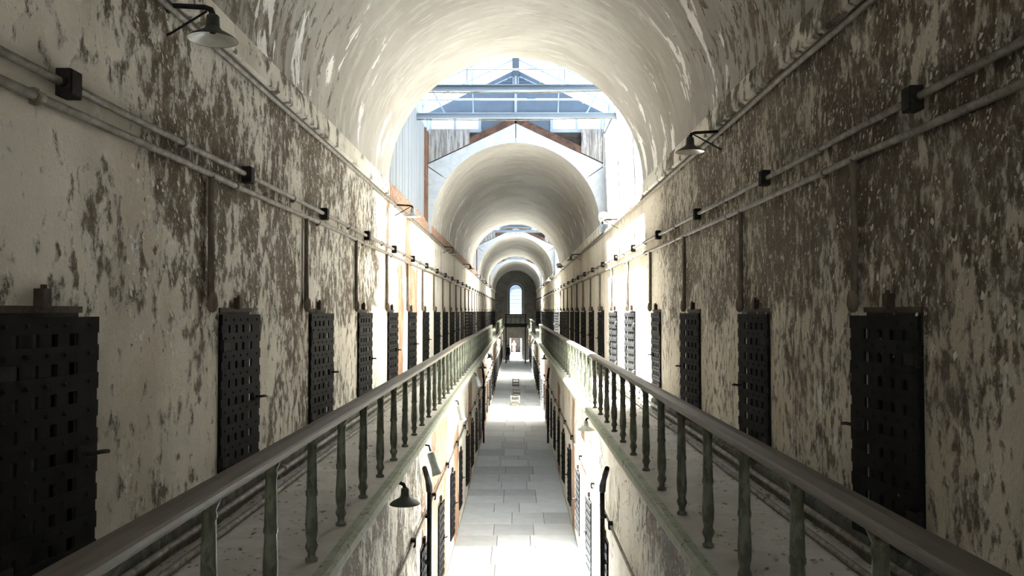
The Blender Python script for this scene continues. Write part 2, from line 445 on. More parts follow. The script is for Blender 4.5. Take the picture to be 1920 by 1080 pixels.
# lower corridor floor: every flagstone is its own slab
fl = MB().box(-LX - .3, LX + .3, YB, YE, -.2, -.02).build('floor', M_joint)
tag(fl, 'grey stone slab floor of the lower corridor', 'floor', kind='structure')
y = 6.0; row = 0
slabmesh = {}
while y < 62:
    d = random.choice((.9, 1.05, 1.2, 1.35)) * (1.0 if y < 30 else 1.35)
    cuts = random.choice(([-.55, .45], [-.35, .6], [-.6, .1], [-.1, .75], [-.45, .35]))
    xs = [-LX] + cuts + [LX]
    for a, c in zip(xs[:-1], xs[1:]):
        mt = random.choices((0, 1, 2, 3), (3, 4, 3, 2))[0]
        yo = random.uniform(-.18, .18) if row else 0
        key = (round(c - a, 2), round(d, 2), mt)
        if key not in slabmesh:
            g = .007; w2, d2 = (c - a) / 2 - g, d / 2 - g; e = .012
            P = [[(-w2, -d2, -.03), (w2, -d2, -.03), (w2, d2, -.03), (-w2, d2, -.03)],
                 [(-w2, -d2, -e * .5), (w2, -d2, -e * .5), (w2, d2, -e * .5), (-w2, d2, -e * .5)],
                 [(-w2 + e, -d2 + e, 0), (w2 - e, -d2 + e, 0), (w2 - e, d2 - e, 0), (-w2 + e, d2 - e, 0)]]
            mb = MB().grid(P, close=True); mb.f.append((8, 9, 10, 11)); mb.sm.append(False)
            slabmesh[key] = mb.mesh('slab', M_slab[mt])
        inst('slab', slabmesh[key], fl, ((a + c) / 2, y + d / 2, random.uniform(-.004, .002)))
    y += d; row += 1
MB().box(-LX - .01, LX + .01, y, YE, -.03, -.001).build('slab', M_slab[1], fl)
MB().box(-LX - .01, LX + .01, YB, 6.0, -.03, -.001).build('slab', M_slab[1], fl)

# bridge under the viewer and wall behind the viewer, with an arched window added for fill light
tag(MB().box(-GX - .05, GX + .05, YB, .45, GZ - .14, GZ - .002).build('floor_bridge', M_concrete), 'concrete landing joining the two galleries at the near end', 'landing', kind='structure')

def arched_wall(name, y, face, mat, win, door=None, top=SPR + VR + 1.6, half=WX + .05):
    """end wall with an arched window opening: win=(half width, sill z, spring z)"""
    hw, zs, zp = win; b = MB(); n = 20
    arch = [(hw * math.cos(PI * k / n), zp + hw * math.sin(PI * k / n)) for k in range(n + 1)]
    b2 = lambda x0, x1, z0, z1: b.quad((x0, y, z0), (x1, y, z0), (x1, y, z1), (x0, y, z1))
    b2(-half, -hw, zs, zp); b2(hw, half, zs, zp)
    ring = []
    for x, z in arch:
        dx, dz = x / hw, (z - zp) / hw
        t = min((half / abs(dx)) if abs(dx) > 1e-6 else 9e9, ((top - zp) / dz) if dz > 1e-6 else 9e9)
        ring.append((dx * t, zp + dz * t))
    b.grid([[(x, y, z) for x, z in arch], [(x, y, z) for x, z in ring]])
    if door:
        dw, dh = door
        b2(-half, -dw, 0, zs); b2(dw, half, 0, zs); b2(-dw, dw, dh, zs)
        for a, c in (((-dw, 0), (-dw, dh)), ((-dw, dh), (dw, dh)), ((dw, dh), (dw, 0))):
            b.quad((a[0], y, a[1]), (c[0], y, c[1]), (c[0], y + face * .4, c[1]), (a[0], y + face * .4, a[1]))
    else:
        b2(-half, half, 0, zs)
    # reveal of the window
    loop = [(-hw, zs), (hw, zs)] + arch + [(-hw, zs)]
    b.grid([[(x, yy, z) for x, z in loop] for yy in (y, y + face * .35)])
    return b.build(name, mat)
we = arched_wall('wall_end', YE, 1, M_end, (.92, 5.15, 7.75), (.66, 2.42))
tag(we, 'grey plaster end wall with arched window and doorway', 'wall', kind='structure')
wb = arched_wall('wall_back', YB, -1, M_wall_r, (.92, 5.15, 7.75))
tag(wb, 'plaster wall behind the near end of the galleries', 'wall', kind='structure')

def arched_window(n, y, face, label):
    w = empty('window_%d' % n, (0, y, 5.15), label=label, cat='window', kind='structure')
    hw, zp, k = .92, 2.6, 20
    def loop(r): return [(-r, 0)] + [(-r * math.cos(PI * i / k), zp + r * math.sin(PI * i / k)) for i in range(k + 1)] + [(r, 0)]
    def ringm(ro, ri, ya, yb):
        A, B = loop(ro), loop(ri); m = MB()
        m.grid([[(x, ya, z) for x, z in A], [(x, ya, z) for x, z in B], [(x, yb, z) for x, z in B], [(x, yb, z) for x, z in A]])
        return m
    f = -face
    ringm(.95, .78, f * .03, face * .3).build('window_surround', M_gablew, w)
    ringm(.79, .68, face * .12, face * .2).build('window_frame', M_iron, w)
    for i in range(8):
        z0, z1 = i * .41, (i + 1) * .41
        hwid = lambda z: .70 if z <= zp else math.sqrt(max(.70 ** 2 - (z - zp) ** 2, 0.0004))
        m = MB()
        P = []
        for j in range(5):
            z = z0 + (z1 - z0) * j / 4
            P.append([(-hwid(min(z, 3.299)), face * .17, z), (hwid(min(z, 3.299)), face * .17, z)])
        m.grid(P); m.build('pane', M_endglass, w)
    m = MB()
    for i in range(1, 8): m.bar((-.70 if i < 7 else -.5, face * .155, i * .41), (.70 if i < 7 else .5, face * .155, i * .41), .012, .016)
    for i in range(-5, 6):
        x = i * .122; m.bar((x, face * .155, 0), (x, face * .155, zp + math.sqrt(.7 ** 2 - x * x)), .010, .010)
    m.build('wire_grid', M_iron, w)
    MB().box(-1.0, 1.0, min(f * .06, face * .3), max(f * .06, face * .3), -.06, 0).build('sill', M_end, w)
    return w
arched_window(1, YE, 1, 'tall arched wired-glass window high in the end wall')
arched_window(2, YB, -1, 'wired-glass arched window added for fill light behind the near landing')

# ------------------------------------------------------------------ skylight bays
def radial_gable(y0, y1, r, mat, parent):
    """white board gable: pentagon outline with the vault arch cut out, four boards"""
    out = [(2.43, LEDGE), (2.43, 9.45), (0, 10.60), (-2.43, 9.45), (-2.43, LEDGE)]
    def hit(a):
        d = Vector((math.cos(a), math.sin(a))); best = None
        for p, q in zip(out[:-1], out[1:]):
            p, q = Vector((p[0], p[1] - SPR)), Vector((q[0], q[1] - SPR)); e = q - p
            den = d.x * e.y - d.y * e.x
            if abs(den) < 1e-9: continue
            t = (p.x * e.y - p.y * e.x) / den; u = (p.x * d.y - p.y * d.x) / den
            if t > 0 and -1e-6 <= u <= 1 + 1e-6: best = t if best is None else min(best, t)
        return d.x * best, SPR + d.y * best
    corner = math.atan2(9.45 - SPR, 2.43)
    for a0, a1 in ((-.075, corner), (corner, PI / 2), (PI / 2, PI - corner), (PI - corner, PI + .075)):
        m = MB(); A, B = [], []
        for k in range(13):
            a = a0 + .004 + (a1 - a0 - .008) * k / 12
            A.append((r * math.cos(a), SPR + r * math.sin(a))); B.append(hit(a))
        m.grid([[(x, y0, z) for x, z in A], [(x, y0, z) for x, z in B], [(x, y1, z) for x, z in B], [(x, y1, z) for x, z in A], [(x, y0, z) for x, z in A]])
        m.build('gable_board', mat, parent)

SK = ['first', 'second', 'third']
for bi, (ya, yb) in enumerate(BAYS):
    near = bi == 0
    # shaft walls
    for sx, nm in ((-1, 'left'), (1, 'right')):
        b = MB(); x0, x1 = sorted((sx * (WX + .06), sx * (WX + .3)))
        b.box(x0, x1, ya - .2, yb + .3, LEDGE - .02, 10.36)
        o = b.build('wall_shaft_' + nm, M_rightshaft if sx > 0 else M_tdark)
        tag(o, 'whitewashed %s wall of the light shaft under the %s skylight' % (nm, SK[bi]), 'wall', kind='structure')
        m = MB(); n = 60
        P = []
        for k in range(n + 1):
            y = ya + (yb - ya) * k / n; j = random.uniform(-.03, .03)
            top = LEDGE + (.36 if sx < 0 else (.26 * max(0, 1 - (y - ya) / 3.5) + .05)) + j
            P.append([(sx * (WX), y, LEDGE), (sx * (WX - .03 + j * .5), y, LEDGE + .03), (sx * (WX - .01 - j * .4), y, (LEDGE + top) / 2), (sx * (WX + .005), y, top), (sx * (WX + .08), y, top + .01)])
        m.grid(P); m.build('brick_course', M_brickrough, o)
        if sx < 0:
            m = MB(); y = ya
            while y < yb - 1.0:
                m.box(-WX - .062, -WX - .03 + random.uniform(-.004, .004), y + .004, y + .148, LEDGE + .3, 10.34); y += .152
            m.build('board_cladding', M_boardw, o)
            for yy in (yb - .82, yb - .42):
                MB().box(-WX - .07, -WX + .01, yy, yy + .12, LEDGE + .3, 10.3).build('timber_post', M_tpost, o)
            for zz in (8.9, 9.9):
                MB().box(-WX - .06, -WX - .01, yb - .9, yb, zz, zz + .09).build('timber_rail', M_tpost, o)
    # old gable of the next vault
    g = empty('vault_gable', (0, yb, 0), label='white boarded gable with brown rafters over the arch after the %s skylight' % SK[bi], cat='gable')
    radial_gable(-.02, .05, VR, M_gablew, g)
    bk = MB(); A = arch_pts(VR + .02, SPR, 24); out_ = lambda x, z: (max(-2.36, min(2.36, x * 1.35)), (z - SPR) * 1.35 + SPR)
    bk.grid([[(x, .07, z) for x, z in A], [(out_(x, z)[0], .07, min(out_(x, z)[1], 10.55 - abs(out_(x, z)[0]) * .475)) for x, z in A]]); bk.build('backing', M_tdark, g)  # dark sheets added behind the boards, stop sky showing through the gaps
    for sx in (-1, 1):
        MB().add([(sx * .9, .16, 10.0), (sx * 2.4, .16, 9.3), (sx * 2.4, .16, 10.42), (sx * .9, .16, 10.42)], [(0, 1, 2, 3)]).build('backing', M_tdark, g)
    for sx, xe in ((-1, 1.72), (1, 1.80)):
        sl = (10.60 - 9.48) / 2.36
        m = MB(); m.bar((0, .02, 10.70), (sx * xe, .02, 10.70 - sl * xe), .10, .19, (0, 0, 1)); m.build('rafter', M_timber, g)
    for sx, xa in ((-1, 1.25), (1, 1.78)):
        n = 7 if sx < 0 else 4; w = (2.36 - xa) / n
        for k in range(n):
            x0 = xa + w * k; x1 = x0 + w - .006
            za = 10.63 - sl * x0; zb = 10.63 - sl * x1
            yy = random.uniform(-.006, .006) - .05
            xs = (sx * x0, sx * x1)
            m = MB().add([(xs[0], yy, za), (xs[1], yy, zb), (xs[1], yy, 10.42), (xs[0], yy, 10.42), (xs[0], yy + .03, za), (xs[1], yy + .03, zb), (xs[1], yy + .03, 10.42), (xs[0], yy + .03, 10.42)],
                         [(0, 1, 2, 3), (4, 7, 6, 5), (0, 4, 5, 1), (1, 5, 6, 2), (2, 6, 7, 3), (3, 7, 4, 0)])
            m.build('weathered_board', M_weather, g)
        for k, zz in enumerate((10.02, 10.16, 10.30)):
            MB().box(*sorted((sx * .95, sx * 1.85)), .10, .13, zz - .075, zz + .06).build('dark_board', M_tdark, g)
    # steel and glass lantern
    s = empty('skylight', (0, 0, 0), label='blue-grey steel and glass roof lantern of the %s light shaft' % SK[bi], cat='skylight')
    y0 = ya + 1.1; y1 = yb + .1
    ZE, ZR, HX = 10.92, 12.12, 2.42
    zz = lambda x: ZE + (ZR - ZE) * (1 - abs(x) / HX)
    for yy, fc in ((y0, -1), (y1, 1)):       # gables of the lantern
        yo = yy + .06
        def plate(pts, nm, mat, t=.04):
            m = MB(); k = len(pts)
            m.add([(x, yo, z) for x, z in pts] + [(x, yo + t, z) for x, z in pts], [tuple(range(k)), tuple(reversed(range(k, 2 * k)))] + [(i, (i + 1) % k, (i + 1) % k + k, i + k) for i in range(k)])
            return m.build(nm, mat, s)
        plate([(-HX, ZE), (0, ZE), (0, ZR), (-.001, ZR)][:3], 'gable_panel', M_blue); plate([(0, ZE), (HX, ZE), (0, ZR)], 'gable_panel', M_blue)
        if fc > 0:
            plate([(-.98, 10.42), (.98, 10.42), (.98, ZE - .01), (-.98, ZE - .01)], 'centre_panel', M_blue)
            MB().box(-.035, .035, yo - .05, yo, ZE - .1, ZR).build('gable_mullion', M_bluel, s)
            MB().box(-HX, HX, yo - .05, yo + .02, ZE - .03, ZE + .012).build('gable_transom', M_blue, s)
            for sx in (-1, 1):                # louvred vents
                m = MB()
                a, b_, c = Vector((sx * .07, yo - .02, ZR - .19)), Vector((sx * .07, yo - .02, ZE + .57)), Vector((sx * 1.02, yo - .02, ZE + .57))
                for p, q in ((a, b_), (b_, c), (c, a)): m.bar(p, q, .02, .03)
                m.build('vent_frame', M_bluel, s)
                for k in range(6):
                    z = ZE + .62 + k * .075; xe = max(.12, (ZR - .17 - z) / .5)
                    MB().box(*sorted((sx * .09, sx * xe)), yo - .03, yo - .005, z, z + .03).build('louvre', M_blue, s)
                # clerestory windows
                fr = MB(); xs = (.98, 1.655, 2.33); zb, zt = 10.40, ZE - .04
                for x in xs: fr.box(*sorted((sx * (x - .035), sx * (x + .045))), yo - .04, yo + .03, zb, zt)
                fr.box(*sorted((sx * .94, sx * 2.40)), yo - .05, yo + .03, zb - .03, zb + .07)
                fr.box(*sorted((sx * .94, sx * 2.40)), yo - .04, yo + .03, zt - .05, zt)
                fo = fr.build('clerestory_frame', M_bluel, s)
                for k in range(2):
                    MB().box(*sorted((sx * (xs[k] + .05), sx * (xs[k + 1] - .04))), yo, yo + .008, zb + .06, zt - .05).build('pane', M_glass, fo)
        else:
            plate([(-HX, 10.44), (HX, 10.44), (HX, ZE), (-HX, ZE)], 'centre_panel', M_blue)
    MB().grid([[(x, ya - .02, z) for x, z in arch_pts(VR, SPR)], [(max(-2.6, min(2.6, x * 1.5)), ya - .02, min(10.5, (z - SPR) * 1.5 + SPR)) for x, z in arch_pts(VR, SPR)]]).build('end_board', M_gablew, s)
    # opaque roof strip between the vault end and the lantern
    MB().box(-HX - .1, HX + .1, ya - .05, y0 + .1, 10.44, 10.50).build('flashing', M_blue, s)
    # side frames with panes
    for sx in (-1, 1):
        x = sx * HX; m = MB(); ny = 6
        m.box(x - .03, x + .03, y0, y1 + .1, 10.34, 10.44); m.box(x - .03, x + .03, y0, y1 + .1, ZE - .08, ZE)
        for k in range(ny + 1):
            y = y0 + .05 + (y1 - y0) * k / ny; m.box(x - .03, x + .03, y - .03, y + .03, 10.4, ZE)
        fo = m.build('side_frame', M_bluel, s)
        for k in range(ny):
            ya_ = y0 + .08 + (y1 - y0) * k / ny
            MB().box(x - .004, x + .004, ya_, ya_ + (y1 - y0) / ny - .06, 10.44, ZE - .08).build('pane', M_glass, fo)
        # roof glazing
        ncol = 6 if near else 3
        for k in range(ncol):
            a_, b_ = y0 + .06 + (y1 - y0 + .1) * k / ncol, y0 + .06 + (y1 - y0 + .1) * (k + 1) / ncol
            for xa, xb in ((.02, HX / 2), (HX / 2, HX)):
                m = MB(); e = .012
                m.quad((sx * xa, a_ + e, zz(xa)), (sx * xb, a_ + e, zz(xb)), (sx * xb, b_ - e, zz(xb)), (sx * xa, b_ - e, zz(xa)))
                m.build('pane', M_glass, s)
            m = MB().bar((0, b_, ZR), (sx * HX, b_, ZE), .025, .035); m.build('glazing_bar', M_bluel, s)
        for f in (.28, .52, .76):
            MB().bar((sx * HX * f, y0, zz(HX * f) - .03), (sx * HX * f, y1 + .1, zz(HX * f) - .03), .02, .03).build('purlin', M_bluel, s)
    MB().box(-.09, .09, y0, y1 + .05, ZR - .19, ZR - .01).build('ridge_beam', M_blue, s)
    # tie beams with rods, struts and hangers
    for k in range(2):
        yt = ya + 2.4 + 2.4 * k
        m = MB(); m.box(-HX, HX, yt - .06, yt + .06, 10.13, 10.145); m.box(-HX, HX, yt - .06, yt + .06, 10.235, 10.25); m.box(-HX, HX, yt - .012, yt + .012, 10.145, 10.235)
        m.build('tie_beam', M_bluel, s)
        MB().tube([(-HX, yt, 10.58), (HX, yt, 10.58)], .02, 8).build('tie_rod', M_bluel, s)
        MB().tube([(-HX, yt, 10.10), (0, yt - .03, 10.07), (HX, yt, 10.13)], .013, 6).build('tie_rod', M_conduit, s)
        for sx in (-1, 1):
            MB().bar((sx * 1.70, yt, 10.25), (sx * 2.12, yt, zz(2.12) - .05), .03, .03).build('strut', M_bluel, s)
            MB().bar((sx * 1.02, yt, 10.25), (sx * 1.06, yt, zz(1.06) - .03), .025, .025).build('hanger', M_bluel, s)

# light shaft added behind the viewer as fill light for the near walls
for sx, nm in ((-1, 'left'), (1, 'right')):
    x0, x1 = sorted((sx * (WX + .0), sx * (WX + .3)))
    tag(MB().box(x0, x1, YB, -5.4, LEDGE, 10.36).build('wall_shaft_' + nm, M_rightshaft), 'plain %s wall of the fill-light shaft added behind the viewer' % nm, 'wall', kind='structure')
rear_fill = empty('skylight', (0, 0, 0), label='glazed roof of the fill-light shaft added behind the viewer', cat='skylight')
for sx in (-1, 1):
    MB().quad((sx * .02, YB + 3.6, 11.6), (sx * 2.6, YB + 3.6, 10.36), (sx * 2.6, -5.4, 10.36), (sx * .02, -5.4, 11.6)).build('roof_panel', M_blue, rear_fill)
    for k in range(1):
        ya_ = YB + .6 + 1.6 * k
        MB().quad((sx * .02, ya_, 11.6), (sx * 2.5, ya_, 10.36), (sx * 2.5, ya_ + 3.0, 10.36), (sx * .02, ya_ + 3.0, 11.6)).build('pane', M_glass, rear_fill)
        MB().bar((0, ya_ + 1.59, 11.6), (sx * 2.5, ya_ + 1.59, 10.36), .04, .06).build('glazing_bar', M_bluel, rear_fill)
for y in (YB + .3, -5.45):
    MB().add([(-2.6, y, 9.9), (2.6, y, 9.9), (2.6, y, 10.36), (0, y, 11.6), (-2.6, y, 10.36)], [(0, 1, 2, 3, 4)]).build('gable_panel', M_blue, rear_fill)

# ------------------------------------------------------------------ railings
PROF = [(.030, 0), (.040, .0), (.042, .02), (.026, .03), (.026, .06), (.034, .075), (.043, .10), (.034, .125), (.030, .14), (.040, .19), (.042, .26), (.037, .36),
        (.033, .43), (.040, .44), (.040, .465), (.036, .475), (.033, .62), (.030, .74), (.034, .755), (.034, .775), (.030, .785), (.036, .80), (.052, .835), (.0, .84)]
bal_me = MB().lathe(PROF, n=10).mesh('baluster', M_green)
def rail_profile(y, x, z, dx=0.0):
    w, h = .074, .066
    return [(x + w * c, y, z + h / 2 + h / 2 * s_) for c, s_ in ((-.5, -1), (-.8, -.8), (-.78, -.35), (-1, -.15), (-1, .45), (-.86, .75), (0, 1.0), (.86, .75), (1, .45), (1, -.15), (.78, -.35), (.8, -.8), (.5, -1))]
def railing(sx, y0, y1, label, ret=False, sag=None):
    r = empty('railing', (sx * RX, y0, GZ), label=label, cat='railing')
    n = max(2, int((y1 - y0) / .5)); P = []
    zr = lambda y: .835 + (sag(y) if sag else 0)
    for k in range(n + 1):
        y = y0 + (y1 - y0) * k / n
        P.append(rail_profile(y - y0, 0, zr(y)))
    m = MB().grid(P, False, True); c = len(P[0])
    m.f += [tuple(reversed(range(c))), tuple(range(n * c, n * c + c))]; m.sm += [False, False]
    m.build('handrail', M_rail, r)
    y = y0 + .06
    while y < y1:
        b = inst('baluster', bal_me, r, (0, y - y0, 0), (random.uniform(-.006, .006), random.uniform(-.006, .006), random.uniform(0, 3)))
        b.scale = (1, 1, zr(y) / .835)
        y += .885 if y1 < 50 else .885
    for y in (0.0, y1 - y0):
        MB().lathe([(.05, 0), (.055, .02), (.045, .06), (.04, .4), (.04, .8), (.055, .83), (.0, .84)], (0, y, 0), 10).build('end_post', M_green, r)
    if ret:
        m = MB().bar((0, y1 - y0, .87), (sx * (WX - RX - .02), y1 - y0, .87), .06, .05); m.build('return_rail', M_rail, r)
    return r
Y0R = 5.29 - .885 * 6 - .06
railing(-1, Y0R, 44.0, 'long green iron railing with wooden handrail along the left gallery', sag=lambda y: -.02 + (.03 * math.exp(-((y - 20) / 4) ** 2)))
railing(1, Y0R + .33, 44.0, 'long green iron railing with wooden handrail along the right gallery', sag=lambda y: 0.0 if y < 24 else .012)
railing(-1, 55.0, 80.0, 'far green railing on the left gallery beyond the gap', ret=True)
railing(1, 55.0, 80.0, 'far green railing on the right gallery beyond the gap', ret=True)

# ------------------------------------------------------------------ cell doors
LW, LH = DW - .02, 1.41
def leaf_pieces(w, h):
    """strap lattice: vertical and horizontal flat bars with square holes, riveted"""
    vs = [(.0, .11), (.155, .085), (.285, .085), (.415, .085), (w - .155, .155)]
    hs = []
    n = 10
    for k in range(n): hs.append((k * (h - .085) / (n - 1), .085))
    return vs, hs
VS, HS = leaf_pieces(LW, LH)
def bevbox(x0, x1, y0, y1, z0, z1): return MB().box(x0, x1, y0, y1, z0, z1)
v_me = [bevbox(-.010, .006, a, a + w, 0, LH).mesh('vertical_strap', M_leafdoor) for a, w in VS]
h_me = bevbox(-.018, -.010, 0, LW, 0, .085).mesh('horizontal_strap', M_leafdoor)
lat = MB()
for a, w in VS: lat.box(-.010, .006, a, a + w, 0, LH)
for z, w in HS: lat.box(-.018, -.010, 0, LW, z, z + w)
lat_me = lat.mesh('lattice', M_leafdoor)
riv = MB()
for z, _ in HS:
    for a, w in VS: riv.lathe([(.012, 0), (.010, .006), (.0, .009)], (-.018, a + w / 2, z + .042), 6, (-1, 0, 0))
riv_me = riv.mesh('rivets', M_leafdoor)
latch = MB().tube([(-.018, LW - .10, .70), (-.06, LW - .10, .70), (-.075, LW - .04, .70), (-.06, LW + .03, .69)], .012, 6)
latch.box(-.03, -.018, LW - .16, LW - .02, .67, .74)
latch_me = latch.mesh('latch', M_iron)
hinge = MB()
for z in (.2, 1.12): hinge.box(-.03, -.018, -.04, .12, z, z + .07); hinge.tube([(-.022, -.012, z - .01), (-.022, -.012, z + .09)], .016, 8)
hinge_me = hinge.mesh('hinge', M_iron)
stop = MB().box(-.05, .02, -.02, .05, 0, .05)
# frame of the opening: iron lining
frm = MB()
for y0, y1 in ((-.002, .03), (DW - .03, DW + .002)): frm.box(.0, .12, y0, y1, 0, 1.43)
frm.box(.0, .12, 0, DW, 1.40, 1.432)
frm_me = frm.mesh('frame', M_iron)
brk = MB().box(-.05, 0, -.034, .034, 0, .095); brk.tube([(-.03, 0, .09), (-.03, 0, .115)], .015, 8)
brk_me = brk.mesh('bracket', M_rust)
lint = MB().box(-.012, .0, .0, DW + .02, 0, .035); lint_me = lint.mesh('lintel', M_rust)
back = MB().box(.07, .10, 0, DW, 0, 1.43); back_me = back.mesh('inner_door_backing', M_tdark)  # dark sheet close behind the leaf so the lattice holes look dark

def cell_door(n, sx, y, z, x, k, angle, label, detail):
    """empty at the near bottom corner of the opening; local +x points into the wall"""
    d = empty('door_%d' % n, (sx * x, y, z), label=label, cat='door', kind='structure')
    d.scale = (sx, 1, 1)
    inst('frame', frm_me, d)
    inst('bracket', brk_me, d, (0, DW * .5, 1.455)); inst('lintel', lint_me, d, (0, 0, 1.43))
    inst('inner_door_backing', back_me, d)
    lf = inst('leaf', latch_me if not detail else hinge_me, d, (-.012, .01, .0), (0, 0, angle))
    if detail:
        for me in v_me: inst('vertical_strap', me, lf)
        for zz_, _ in HS: inst('horizontal_strap', h_me, lf, (0, 0, zz_))
        inst('rivets', riv_me, lf); inst('latch', latch_me, lf)
    else:
        inst('lattice', lat_me, lf)
    return d
dn = 0
for sx, ys, nm in ((-1, DL, 'left'), (1, DR, 'right')):
    for k, y in enumerate(ys):
        if y < 2: continue
        dn += 1
        ang = (.09 + .05 * random.random()) if random.random() < .8 else random.uniform(.2, .5)
        if k <= 4: ang = .10 + .03 * (k % 2)
        if sx > 0 and k == 4: ang = .02
        cell_door(dn, sx, y, DZ[0], WX, k, ang, 'black iron lattice cell door on the %s gallery, %s from the viewer' % (nm, ORD[k - 1]), k <= 7)
for sx, ys, nm in ((-1, LL, 'left'), (1, LR, 'right')):
    j = 0
    for k, y in enumerate(ys):
        if y < 9: continue
        dn += 1
        cell_door(dn, sx, y, DZL[0], LX, k, random.uniform(.02, .08), 'narrow dark iron cell door in the lower %s wall, %s from the viewer' % (nm, ORD[j]), False)
        j += 1

# ------------------------------------------------------------------ conduits
jb = MB(); jb.box(-.075, .015, -.065, .065, -.085, .085); jb.box(-.083, -.075, -.055, .055, -.075, .075)
for sgn in (-1, 1): jb.tube([(-.03, sgn * .05, 0), (-.03, sgn * .10, 0)], .036, 8)
jb.v = [(x * .85, y * .82, z * .82) for x, y, z in jb.v]
jb_me = jb.mesh('junction_box', M_box)
cl = MB(); cl.tube([(0, -.035, 0), (0, .035, 0)], .031, 8); cl.box(.0, .028, -.02, .02, -.04, .04)
cl_me = cl.mesh('coupling', M_conduit)
def run(name, sx, x, z, r, mat, y0, y1, label, wob=.006, cat='conduit'):
    o = empty(name, (sx * x, 0, z), label=label, cat=cat); o.scale = (sx, 1, 1)
    n = int((y1 - y0) / 1.4)
    m = MB().tube([(random.uniform(-wob, wob) * .4, y0 + (y1 - y0) * k / n, random.uniform(-wob, wob)) for k in range(n + 1)], r, 8)
    m.build('pipe', mat, o)
    return o
def couple(o, ys):
    for y in ys: inst('coupling', cl_me, o, (0, y, 0))
BL = [4.09 + STEP * k for k in range(-1, N_UP)]; BR = [4.63 + STEP * k for k in range(-1, N_UP)]
for sx, ys, nm, dz in ((-1, BL, 'left', -.03), (1, BR, 'right', .03)):
    o = run('junction_conduit', sx, WX - .035, 6.70 + dz, .024, M_conduit, YB, YE, 'upper painted conduit with black junction boxes on the %s gallery wall' % nm)
    for y in ys: inst('junction_box', jb_me, o, (.02, y, 0))
    couple(o, [y + 1.45 for y in ys if y < 40])
DRL = [6.06 + STEP * k for k in range(-1, N_UP - 1)]; DRR = [5.47 + STEP * k for k in range(-1, N_UP - 1)]
for sx, ys, nm in ((-1, DRL, 'left'), (1, DRR, 'right')):
    o = run('drop_conduit', sx, WX - .03, 6.54, .026, M_conduit, YB, YE, 'lower painted conduit with dark drops above the doors on the %s gallery wall' % nm)
    dm = MB().tube([(-.002, 0, 0), (-.002, 0, -.5), (-.004, .01, -.95)], [.024, .024, .028], 8)
    dm.lathe([(.0, -.075), (.028, -.06), (.042, -.02), (.037, .04), (.027, .08)], (-.016, .01, -.98), 10)
    dme = dm.mesh('drop_pipe', M_conduit_d)
    for y in ys: inst('drop_pipe', dme, o, (0, y, 0))
    couple(o, [y + .55 for y in ys if y < 40])
for sx, nm in ((-1, 'left'), (1, 'right')):
    o = run('ledge_conduit', sx, WX - .035, LEDGE - .035, .024, M_conduit, YB, YE, 'conduit under the ledge at the vault springing, %s side' % nm)
    m = MB().box(-.02, .03, YB, YE, .022, .034); m.build('ledge_lip', M_conduit_d, o)
    o = run('floor_pipe', sx, WX - .21, GZ + .03, .026, M_conduit, YB, YE, 'painted heating pipe lying on the %s walkway' % nm, cat='pipe')
    couple(o, [2.3, 6.9, 11.2, 15.7]); 
    o = run('floor_pipe', sx, WX - .105, GZ + .11, .026, M_conduit, YB, YE, 'painted heating pipe against the foot of the %s gallery wall' % nm, cat='pipe')
    couple(o, [3.1, 7.8, 12.0])
    o = run('junction_conduit', sx, LX - .035, 2.30, .022, M_conduit, 3.0, YE, 'conduit with small boxes along the lower %s wall' % nm)
    for k in range(30): inst('junction_box', jb_me, o, (.02, 5.6 + STEP * k + (.9 if sx > 0 else 0), 0)).scale = (.8, .8, .8)

# ------------------------------------------------------------------ lamps
def lamp(loc, sx, label, tilt=0.0, mats=(None, None), reach=.30, sc=1.0, brace=True, board=False):
    """gooseneck bracket lamp; loc is the wall plate; reach towards the corridor axis"""
    o = empty('wall_lamp', loc, label=label, cat='lamp', group='bracket lamps along the cell block'); o.scale = (-sx * sc, sc, sc)
    mo, mi = mats[0] or M_lamp, mats[1] or M_enam
    m = MB().tube([(-.02, 0, .01), (reach * .55, 0, .0), (reach * .82, 0, -.005), (reach * .95, 0, -.02), (reach, 0, -.06), (reach, 0, -.10)], [.017, .017, .018, .02, .022, .026], 10)
    m.build('arm', M_iron, o)
    MB().lathe([(.0, .0), (.05, .0), (.05, .015), (.0, .02)], (-.02, 0, .01), 12, (1, 0, 0)).build('wall_plate', M_iron, o)
    if brace:
        MB().tube([(-.01, -.02, -.20), (.03, -.02, -.18), (reach * .86, 0, -.03)], .008, 6).build('brace', M_iron, o)
    prof = [(.030, .0), (.042, -.012), (.046, -.085), (.052, -.09), (.066, -.108), (.10, -.125), (.145, -.152), (.162, -.168), (.164, -.172)]
    inn = [(.160, -.170), (.12, -.148), (.08, -.128), (.045, -.110), (.0, -.105)]
    P = MB().lathe([(.0, .003)] + prof + [(.160, -.170)], n=24)
    sh = P.build('lamp_shade', mo, o, (reach, 0, -.055), (tilt * .3, tilt, 0))
    MB().lathe(inn, n=24).build('reflector', mi, sh)
    MB().lathe([(.0, -.106), (.018, -.108), (.02, -.125), (.0, -.13)], n=10).build('lamp_socket', M_iron, sh)
    if board:
        MB().box(-.05, -.02, -.12, .40, .03, .30).build('backing_board', M_tpost, o)
    return o
UL = [5.3, 15.4, 25.5, 35, 45, 54, 63]; UR = [9.05, 18.2, 28.7, 37.5, 48, 58]
for k, y in enumerate(UL):
    lamp((-WX + .03, y, 7.54), -1, '%s dark bracket lamp high on the left gallery wall, %s from the viewer' % ('small' if k else 'large', ORD[k]) if k != 1 else 'pale grey bracket lamp on the left wall under the first skylight',
         mats=(M_lampg, M_lampg) if k == 1 else (None, None), tilt=0 if k < 3 else random.uniform(-.15, .15), board=(k == 0), reach=.29 if k == 0 else .33)
